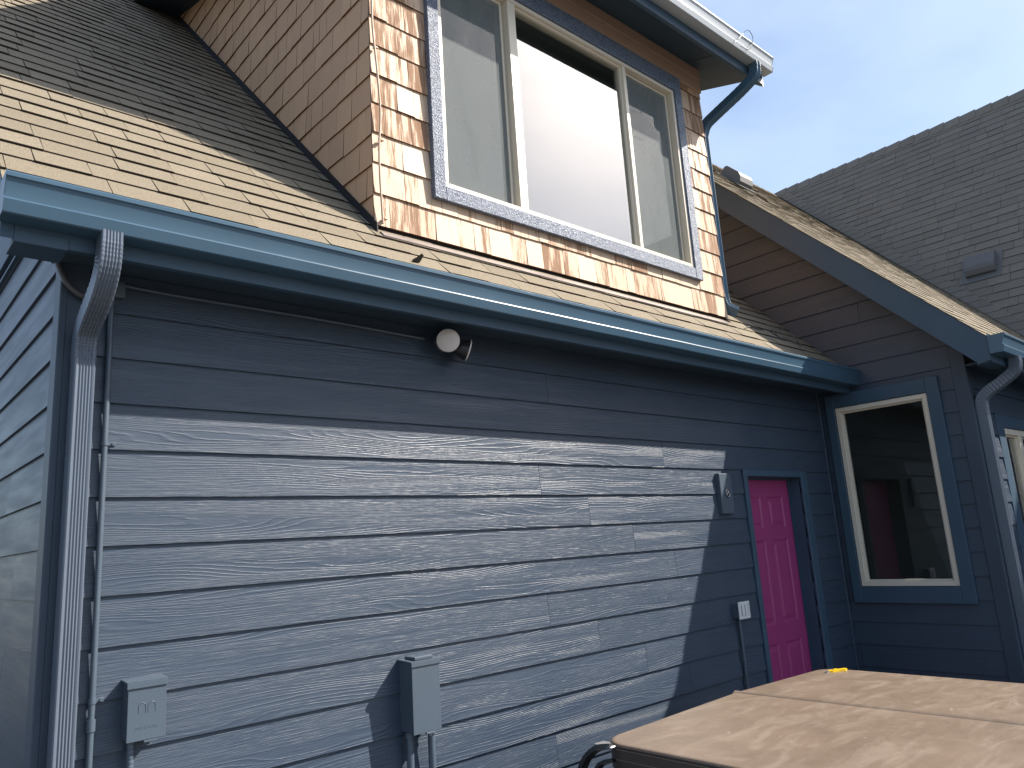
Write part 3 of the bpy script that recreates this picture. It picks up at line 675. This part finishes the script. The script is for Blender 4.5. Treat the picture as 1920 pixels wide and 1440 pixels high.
# ---- downspouts
def dprof(w, d, ribs=5, side=1):
    """rect profile, a along width, b depth; ribs on the +b or -b face"""
    p = [(-w/2, -d/2*side), (w/2, -d/2*side)]
    p += [(w/2, d/2*side-.004*side), (w/2-.004, d/2*side)]
    n = ribs*2
    for i in range(n+1):
        x = (w/2-.009)-(w-.018)*i/n; p.append((x, (d/2-(.0035 if i % 2 else 0))*side))
    p += [(-w/2+.004, d/2*side), (-w/2, d/2*side-.004*side)]
    return p
def spline(pts, n=6):
    pts = [Vector(p) for p in pts]; o = []
    for i in range(len(pts)-1):
        a = pts[max(i-1, 0)]; b_ = pts[i]; c = pts[i+1]; d = pts[min(i+2, len(pts)-1)]
        for k in range(n):
            t = k/n; o.append(.5*((2*b_)+(c-a)*t+(2*a-5*b_+4*c-d)*t*t+(3*b_-a-3*c+d)*t*t*t))
    return o+[pts[-1]]
def downspout(elbow, straight, w, d, m, lab, side, A0=(1, 0, 0), crimp=.03, low=None, strapz=()):
    e = spline(elbow, 9); sc = [1+(crimp if i % 2 else 0) if .1 < i/len(e) < .97 else 1 for i in range(len(e))]
    b = MB(); b.sweep(straight, dprof(w, d, side=side), A0); ds = part('downspout', b, m, house, lab, smooth=35)
    b = MB(); b.sweep(e, dprof(w*1.02, d*1.02, side=side), A0, sc); part('elbow', b, m, ds)
    if low: b = MB(); l = spline(low, 7); b.sweep(l, dprof(w*1.02, d*1.02, side=side), A0, [1+(crimp if i % 2 else 0) for i in range(len(l))]); part('elbow', b, m, ds)
    for z in strapz:
        b = MB(); c = Vector(straight[0]); b.box(c.x-w/2-.03, c.x+w/2+.03, c.y+d/2-.002, c.y+d/2+.001, z, z+.025); b.box(c.x-w/2-.002, c.x+w/2+.002, c.y-d/2-.002, c.y+d/2, z, z+.025) if 0 else None
        part('strap', b, m, ds)
    return ds
downspout([(.648, -.352, 2.858), (.648, -.352, 2.80), (.648, -.338, 2.735), (.646, -.28, 2.665), (.645, -.16, 2.602), (.645, -.10, 2.565), (.645, -.078, 2.51), (.645, -.077, 2.46)],
          [(.645, -.076, 2.50), (.645, -.076, 1.5), (.645, -.076, .06)], .068, .074, M['downspout'], 'ribbed downspout at the left house corner', 1)
downspout([(5.42, -.405, 5.50), (5.42, -.405, 5.45), (5.415, -.385, 5.38), (5.38, -.27, 5.29), (5.32, -.06, 5.165), (5.29, .03, 5.10), (5.277, .065, 5.02), (5.275, .07, 4.96)],
          [(5.275, .07, 5.0), (5.275, .07, 4.2), (5.275, .07, 3.55)], .062, .075, M['gutter'], 'teal downspout on the right side of the dormer', 1,
          low=[(5.275, .07, 3.57), (5.276, .066, 3.52), (5.285, .05, 3.47), (5.305, .02, 3.44), (5.33, -.01, 3.42)])
downspout([(6.575, -1.53, 2.85), (6.575, -1.53, 2.80), (6.575, -1.51, 2.745), (6.575, -1.42, 2.68), (6.575, -1.32, 2.625), (6.575, -1.265, 2.57), (6.575, -1.255, 2.50), (6.575, -1.255, 2.44)],
          [(6.575, -1.255, 2.48), (6.575, -1.255, 1.5), (6.575, -1.255, .06)], .075, .07, M['downspout'], 'downspout at the corner of the right wing', 1)

# ------------------------------------------------------------------ fixtures on the wall
def ebox(x0, x1, z0, z1, d, label, name, pipes, cap=False, grp=None):
    e = empty(name, ((x0+x1)/2, 0, z0), label, 'electrical box', grp)
    b = MB(); b.bbox(x0+.003, x1-.003, -d+.006, -.002, z0+.004, z1-.008, .003); part('body', b, M['boxpaint'], e)
    b = MB(); b.bbox(x0, x1, -d, -d+.0055, z0, z1-.016, .0015); cv = part('cover', b, M['boxpaint'], e)
    b = MB(); b.prism([(-.004, z1-.006), (-d-.006, z1-.010), (-d-.006, z1-.026), (-d-.003, z1-.026), (-d-.003, z1-.004+.0), (-.004, z1+.002)], lambda a, c: (x0-.004, a, c), lambda a, c: (x1+.004, a, c)); part('rain_hood', b, M['boxpaint'], e)
    b = MB(); xm = (x0+x1)/2+.015; b.bbox(xm-.022, xm+.022, -d-.001, -d+.012, z0-.008, z0-.001, .001).tube([(xm, -d+.006, z0-.016), (xm, -d+.006, z0-.008)], .006, 8); part('latch', b, M['boxpaint'], e)
    if cap: b = MB(); b.bbox((x0+x1)/2-.05, (x0+x1)/2+.05, -d+.012, -.022, z1-.002, z1+.012, .002); part('hub_plate', b, M['boxpaint'], e)
    for pp in pipes:
        b = MB(); b.tube(pp[0], pp[1], 14); b.tube([(pp[0][0][0], pp[0][0][1], z0+.003), (pp[0][0][0], pp[0][0][1], z0-.022)], pp[1]*1.35, 12); part('conduit', b, M['boxpaint'], e, smooth=40)
    return e, cv
def flex(x, y, z0, z1, r):
    n = int((z0-z1)/.004); return [(x, y, z0-(z0-z1)*i/n) for i in range(n+1)], [r*(1+.06*math.sin(i*1.57)) for i in range(n+1)]
e1, cv = ebox(.842, .972, 1.108, 1.312, .085, 'small blue painted electrical box with flexible conduit below, beside the thin pipe', 'electrical_box', [], grp='electrical boxes on the blue wall')
b = MB(); pts, tp = flex(.868, -.045, 1.106, .3, .013); b.tube(pts, .013, 12, taper=tp); part('conduit', b, M['boxpaint'], e1, smooth=60)
def text(s, size, loc, m, parent, name, ext=.0007):
    cu = bpy.data.curves.new(name, 'FONT'); cu.body = s; cu.size = size; cu.extrude = ext; cu.align_x = 'CENTER'; cu.space_character = 1.5
    o = bpy.data.objects.new('t', cu); col.objects.link(o); dg = bpy.context.evaluated_depsgraph_get(); me = bpy.data.meshes.new_from_object(o.evaluated_get(dg))
    bpy.data.objects.remove(o); me.materials.clear(); me.materials.append(m); me.name = name
    q = bpy.data.objects.new(name, me); col.objects.link(q); q.parent = parent; q.rotation_euler = (R(90), 0, 0); q.location = Vector(loc)-wpos(parent); return q
text('MILBANK', .013, (.907, -.085, 1.146), M['boxpaint'], cv, 'embossed_lettering', .0006)
b = MB()
for s_ in (-1, 1): b.tube([(.907+s_*.016+.012*math.cos(t), -.0855, 1.222+.012*math.sin(t)) for t in [math.pi*k/8 for k in range(9)]], .0010, 6)
for xx in (-.028, -.004, .004, .028): b.tube([(.907+xx, -.0855, 1.222), (.907+xx, -.0855, 1.20)], .0008, 6)
part('embossed_emblem', b, M['boxpaint'], cv)
e2, cv2 = ebox(2.012, 2.164, .905, 1.217, .117, 'taller blue painted disconnect box standing off the wall with two conduits', 'electrical_box',
           [([(2.035, -.05, .905), (2.035, -.05, .1)], .0165), ([(2.145, -.06, .905), (2.145, -.06, .1)], .0165)], cap=True, grp='electrical boxes on the blue wall')
# tall conduit
c = empty('conduit_pipe', (.742, -.028, 0), 'thin blue painted pipe running up the wall beside the downspout', 'pipe')
b = MB(); b.tube([(.742, -.028, .05), (.742, -.028, 1.5), (.741, -.028, 2.70)], .0105, 14); part('pipe', b, M['boxpaint'], c, smooth=40)
b = MB(); b.tube([(.742, -.028, 1.20), (.742, -.028, 1.16)], .0145, 14); part('coupling', b, M['boxpaint'], c, smooth=40)
b = MB(); b.tube([(.742, -.028, 2.70), (.742, -.028, 2.74)], .013, 14).bbox(.705, .785, -.045, .0, 2.735, 2.80, .003); part('coupling', b, M['boxpaint'], c, smooth=40)
for z in (2.155, 1.25):
    b = MB(); b.tube([(.742, -.028, z), (.742, -.028, z+.016)], .0135, 14).bbox(.752, .782, -.02, -.016, z, z+.016, .001).tube([(.772, -.026, z+.008), (.772, -.016, z+.008)], .005, 8); part('clamp', b, M['boxpaint'], c, smooth=40)
t = MB(); t.tube(spline([(.745, -.02, 2.795), (1.0, -.020, 2.787), (1.6, -.020, 2.785), (2.22, -.020, 2.772)], 5), .0075, 10)
tag(part('conduit_pipe', t, M['boxpaint'], None, smooth=60, loc=(.745, -.02, 2.79)), 'thin pipe running along the wall top under the soffit to the floodlight', 'pipe')
t = MB(); t.tube(spline([(.55, -.03, 2.84), (.585, -.04, 2.76), (.64, -.05, 2.715), (.70, -.045, 2.72), (.72, -.04, 2.76)], 7), .012, 10)
tag(part('cable', t, M['wire'], None, smooth=60, loc=(.6, -.04, 2.7)), 'dark hose looping under the eave behind the downspout elbow', 'hose')
# floodlight
fl = empty('floodlight', (2.335, 0, 2.75), 'twin headed floodlight with frosted round lamps under the eave', 'floodlight')
b = MB(); b.tube([(2.335, 0, 2.768), (2.335, -.03, 2.768), (2.335, -.036, 2.768)], .05, 20, taper=[.055, .055, .048]); part('mounting_plate', b, M['corner'], fl, smooth=40)
def lamp(c, d, r_=.060):
    c = Vector(c); d = Vector(d).normalized()
    b = MB(); b.tube([c-d*.13, c-d*.10, c-d*.085, c-d*.02, c-d*.002, c+d*.002], r_, 28, taper=[.02, .026, .03, .052, r_*.98, r_]); h = part('lamp_body', b, M['black'], fl, smooth=40)
    b = MB(); b.tube([c+d*.0015, c+d*.006, c+d*.008, c+d*.0075, c+d*.011, c+d*.0125], r_, 32, taper=[r_, r_*.985, r_*.93, r_*.88, r_*.8, r_*.3]); part('lens', b, M['lens'], h, smooth=50)
    b = MB(); b.tube(spline([c-d*.125, c-d*.15+Vector((0, .02, .01)), Vector((2.335, -.03, 2.768))], 5), .011, 10); part('arm', b, M['black'], h, smooth=50)
lamp((2.285, -.14, 2.742), (-2.2, -2.9, -1.0))
lamp((2.418, -.125, 2.71), (.86, -.42, -.30))
b = MB(); b.tube([(2.352, -.07, 2.735), (2.356, -.082, 2.733)], .007, 10); part('screw', b, M['steel'], fl)
# metal plate / speaker by the door
sp = empty('wall_box', (4.83, 0, 1.82), 'flat blue painted box with a round black emblem on the wall left of the door', 'wall box')
b = MB(); b.bbox(4.735, 4.885, -.045, -.004, 1.82, 2.108, .004); part('body', b, M['boxpaint'], sp)
b = MB(); b.tube([(4.815, -.0455, 1.965), (4.815, -.049, 1.965)], .030, 24); eb = part('emblem', b, M['black'], sp)
b = MB()
b.tube([(4.815+.024*math.cos(t_*math.pi/10), -.0495, 1.965+.024*math.sin(t_*math.pi/10)) for t_ in range(21)], .0013, 6, cap=False)
for s_ in (-1, 1): b.tube([(4.815-.014, -.0495, 1.965-.014*s_), (4.815, -.0495, 1.965+.004*s_), (4.815+.014, -.0495, 1.965+.014*s_)], .0014, 6)
part('emblem_lines', b, M['steel'], eb)
# outlet box
ob = empty('switch_box', (4.81, 0, 1.10), 'surface mounted switch box with grey white cover near the magenta door', 'switch box')
b = MB(); b.bbox(4.752, 4.872, -.062, -.004, 1.104, 1.208, .003); part('body', b, M['boxpaint'], ob)
b = MB(); b.bbox(4.744, 4.880, -.074, -.0625, 1.098, 1.214, .004); cvp = part('cover_plate', b, M['white'], ob)
b = MB(); b.bbox(4.775, 4.806, -.079, -.0745, 1.122, 1.192, .002); part('rocker', b, M['white'], cvp)
b = MB(); b.bbox(4.818, 4.849, -.079, -.0745, 1.122, 1.192, .002); part('rocker', b, M['white'], cvp)
for xx in (4.768, 4.8095, 4.853): b = MB(); b.box(xx, xx+.004, -.0752, -.0748, 1.118, 1.196); part('groove', b, M['downspout'], cvp)
b = MB(); b.tube([(4.80, -.03, 1.104), (4.80, -.03, .05)], .0105, 12); part('conduit', b, M['boxpaint'], ob, smooth=40)
# cable down the dormer
t = MB(); t.tube(spline([(1.984, .018, 5.5), (1.984, .018, 5.0), (1.982, .016, 4.69), (1.982, .012, 4.50), (2.0, .010, 4.27), (2.012, .008, 4.02), (2.0, .008, 3.82), (2.0, .01, 3.64), (2.012, .012, 3.372)], 8), .006, 8)
hc = part('cable', t, M['cable'], None, smooth=60, loc=(2.0, .01, 3.37)); tag(hc, 'thin salmon painted cable hanging down the dormer corner', 'cable')
for x_, z_ in ((1.992, 4.40), (2.014, 3.85), (2.022, 3.40)):
    b = MB(); b.bbox(x_-.004, x_+.014, .006, .03, z_, z_+.01, .001).tube([(x_+.016, .02, z_+.004), (x_+.016, .008, z_+.004)], .004, 8); part('clip', b, M['cable'], hc)
# wire sticking up from dormer gutter
t = MB(); t.tube(spline([(5.03, -.468, 5.485), (5.13, -.475, 5.585), (5.235, -.475, 5.685), (5.30, -.47, 5.70), (5.335, -.468, 5.66), (5.29, -.47, 5.57), (5.22, -.472, 5.50), (5.11, -.468, 5.488)], 8), .0025, 6)
tag(part('wire', t, M['wire'], None, smooth=60, loc=(5.2, -.46, 5.5)), 'thin bent wire loop clipped on the end of the pale dormer gutter', 'wire')
# wire loop on the roof
RAz = lambda y: cA+y+.014
L3 = lambda x, y, h=0: (x, y-h*.7, RAz(y)+h)
t = MB(); t.tube(spline([L3(5.37, -.03), L3(5.55, .02, .004), L3(5.72, .03), L3(5.86, .04, .006), L3(5.90, -.05), L3(5.88, .02, .02), L3(6.0, .07, .03), L3(6.16, .05, .03), L3(6.14, -.10, .01), L3(5.98, -.05, .012), L3(5.90, -.02)], 8), .004, 6)
tag(part('wire', t, M['wire'], None, smooth=60, loc=L3(5.9, 0)), 'dark wire coiled in a loop on the shaded roof near the wing wall', 'wire')
# scrap on the roof
b = MB(); s0 = Vector(L3(2.045, -.222)); b.prism([(-.03, 0), (.022, 0), (.026, .045), (.01, .052), (-.004, .03)], lambda a, c: s0+X*a+N*c*.9+Vector((0, -.004, 0)), lambda a, c: s0+X*(a*.7+.01)+N*c*.6+Vector((0, .010, .004)))
tag(part('scrap', b, M['black'], None, loc=s0), 'small dark folded scrap lying on the shingles above the gutter', 'scrap')

# ------------------------------------------------------------------ hot tub
sx0, sx1, sy0, sy1, sm, zt = 2.56, 4.60, -2.76, -.705, 3.635, .855
tub = empty('hot_tub', ((sx0+sx1)/2, (sy0+sy1)/2, 0), 'hot tub under a dusty brown folding vinyl cover', 'hot tub')
def rr(x0, x1, y0, y1, rl, rrt, n=8):
    """outline ccw, rl radius on the x0 side, rrt on x1 side"""
    o = []
    for cx, cy, a0, r_ in ((x1-rrt, y0+rrt, -90, rrt), (x1-rrt, y1-rrt, 0, rrt), (x0+rl, y1-rl, 90, rl), (x0+rl, y0+rl, 180, rl)):
        for k in range(n+1): a = R(a0+90*k/n); o.append((cx+r_*math.cos(a), cy+r_*math.sin(a)))
    return o
def half(x0, x1, rl, rrt, tl, tr, lab):
    f = lambda x: zt+(tl+(tr-tl)*(x-x0)/(x1-x0))
    top = MB(); cx, cy = (x0+x1)/2, (sy0+sy1)/2; rings = []
    for ins, dz in ((0, -.012), (.003, -.005), (.010, -.001), (.022, .0), (.20, .003)):
        rings.append([(x, y, f(x)+dz) for x, y in rr(x0+ins, x1-ins, sy0+ins, sy1-ins, max(rl-ins, .002), max(rrt-ins, .002))])
    for a, c_ in zip(rings[:-1], rings[1:]):
        for i in range(len(a)): j = (i+1) % len(a); top.face([a[i], a[j], c_[j], c_[i]])
    top.face(rings[-1])
    tp = part('cover_top', top, M['cover'], tub, lab, smooth=50)
    sk = MB(); o0 = rings[0]; lo = [(x, y, zt-.105) for x, y in rr(x0, x1, sy0, sy1, rl, rrt)]
    for i in range(len(o0)): j = (i+1) % len(o0); sk.face([o0[i], o0[j], lo[j], lo[i]])
    part('cover_skirt', sk, M['skirt'], tp, smooth=50)
    w_ = MB(); w_.tube([Vector(p)+Vector((0, 0, .001)) for p in rings[0]+[rings[0][0]]], .0035, 6, cap=False); part('welt', w_, M['skirt'], tp, smooth=60)
    st = MB(); ol = rr(x0-.0015, x1+.0015, sy0-.0015, sy1+.0015, rl, rrt)
    for zz in (.020, .060):
        for i in range(len(ol)):
            a = Vector((*ol[i], f(ol[i][0])-zz)); c_ = Vector((*ol[(i+1) % len(ol)], f(ol[(i+1) % len(ol)][0])-zz)); d = (c_-a).length
            if a.y < -2.2 and c_.y < -2.2: continue
            n = max(1, int(d/.012)); 
            for k in range(n):
                p0 = a.lerp(c_, (k+.15)/n); p1 = a.lerp(c_, (k+.75)/n); nn = (c_-a).normalized().cross(Z)*.0008
                st.face([p0+nn+Z*.001, p1+nn+Z*.001, p1+nn-Z*.001, p0+nn-Z*.001])
    part('stitching', st, M['thread'], tp)
half(sx0, sm-.004, .13, .004, .0, .020, 'near half of the brown cover')
half(sm+.004, sx1, .004, .13, .020, .0, 'far half of the brown cover')
b = MB(); b.prism([(sm-.03, 0), (sm+.03, 0), (sm+.014, .018), (sm, .026), (sm-.014, .018)], lambda a, c: (a, sy0+.01, zt+.014+c*.5), lambda a, c: (a, sy1+.002, zt+.014+c*.5)); part('hinge_strip', b, M['cover'], tub)
b = MB(); b.prism(rr(sx0+.03, sx1-.03, sy0+.03, sy1-.03, .12, .12), lambda a, c: (a, c, .02), lambda a, c: (a, c, zt-.10)); part('cabinet', b, M['cabinet'], tub)
b = MB(); b.prism(rr(sx0+.012, sx1-.012, sy0+.012, sy1-.012, .13, .13), lambda a, c: (a, c, zt-.135), lambda a, c: (a, c, zt-.106)); part('shell_lip', b, M['cabinet'], tub)
# cover lifter bracket
b = MB(); arc = spline([(2.50, -.655, .30), (2.50, -.62, .55), (2.505, -.628, .68), (2.52, -.66, .775), (2.54, -.715, .828), (2.56, -.78, .842)], 6)
b.sweep(arc, [(-.022, -.009), (.022, -.009), (.022, .009), (-.022, .009)], (1, 0, 0)); part('lifter_arm', b, M['black'], tub, smooth=35)
b = MB(); arc = spline([(2.525, -.70, .62), (2.53, -.69, .70), (2.545, -.725, .765), (2.56, -.79, .79)], 6)
b.sweep(arc, [(-.016, -.007), (.016, -.007), (.016, .007), (-.016, .007)], (1, 0, 0)); b.tube([(2.49, -.77, .70), (2.53, -.77, .70)], .055, 24)
b.tube([(2.484, -.68, .655), (2.51, -.68, .655)], .007, 10); part('lifter_bracket', b, M['black'], tub, smooth=35)
b = MB(); b.bbox(2.535, 2.60, -.80, -.70, .838, .846, .002); part('lifter_plate', b, M['steel'], tub)
# utility knife
kn = empty('utility_knife', (4.46, -.845, zt+.002), 'yellow utility knife left on the far edge of the brown spa cover', 'knife')
A = Vector((4.385, -.805, zt+.004)); B_ = Vector((4.545, -.875, zt+.004)); kd = (B_-A).normalized(); ks = Z.cross(kd)
kf = lambda a, c, h: A+kd*a*.92+ks*c*.85+Z*h*.9
def kprism(pl, h0, h1, name, m):
    b = MB(); b.prism(pl, lambda a, c: kf(a, c, h0), lambda a, c: kf(a, c, h1)); part(name, b, M[m], kn)
kprism([(.045, -.008), (.07, -.013), (.12, -.012), (.165, -.016), (.182, -.012), (.185, .006), (.178, .014), (.12, .012), (.07, .013), (.045, .010)], 0, .014, 'handle', 'yellow')
kprism([(.085, -.005), (.115, -.005), (.115, .005), (.085, .005)], .014, .019, 'slider', 'yellow')
kprism([(.028, -.009), (.047, -.010), (.047, .010), (.034, .008)], .002, .012, 'nose', 'steel')
kprism([(.0, -.006), (.03, -.008), (.03, .007), (.02, .007)], .006, .0075, 'blade', 'steel')
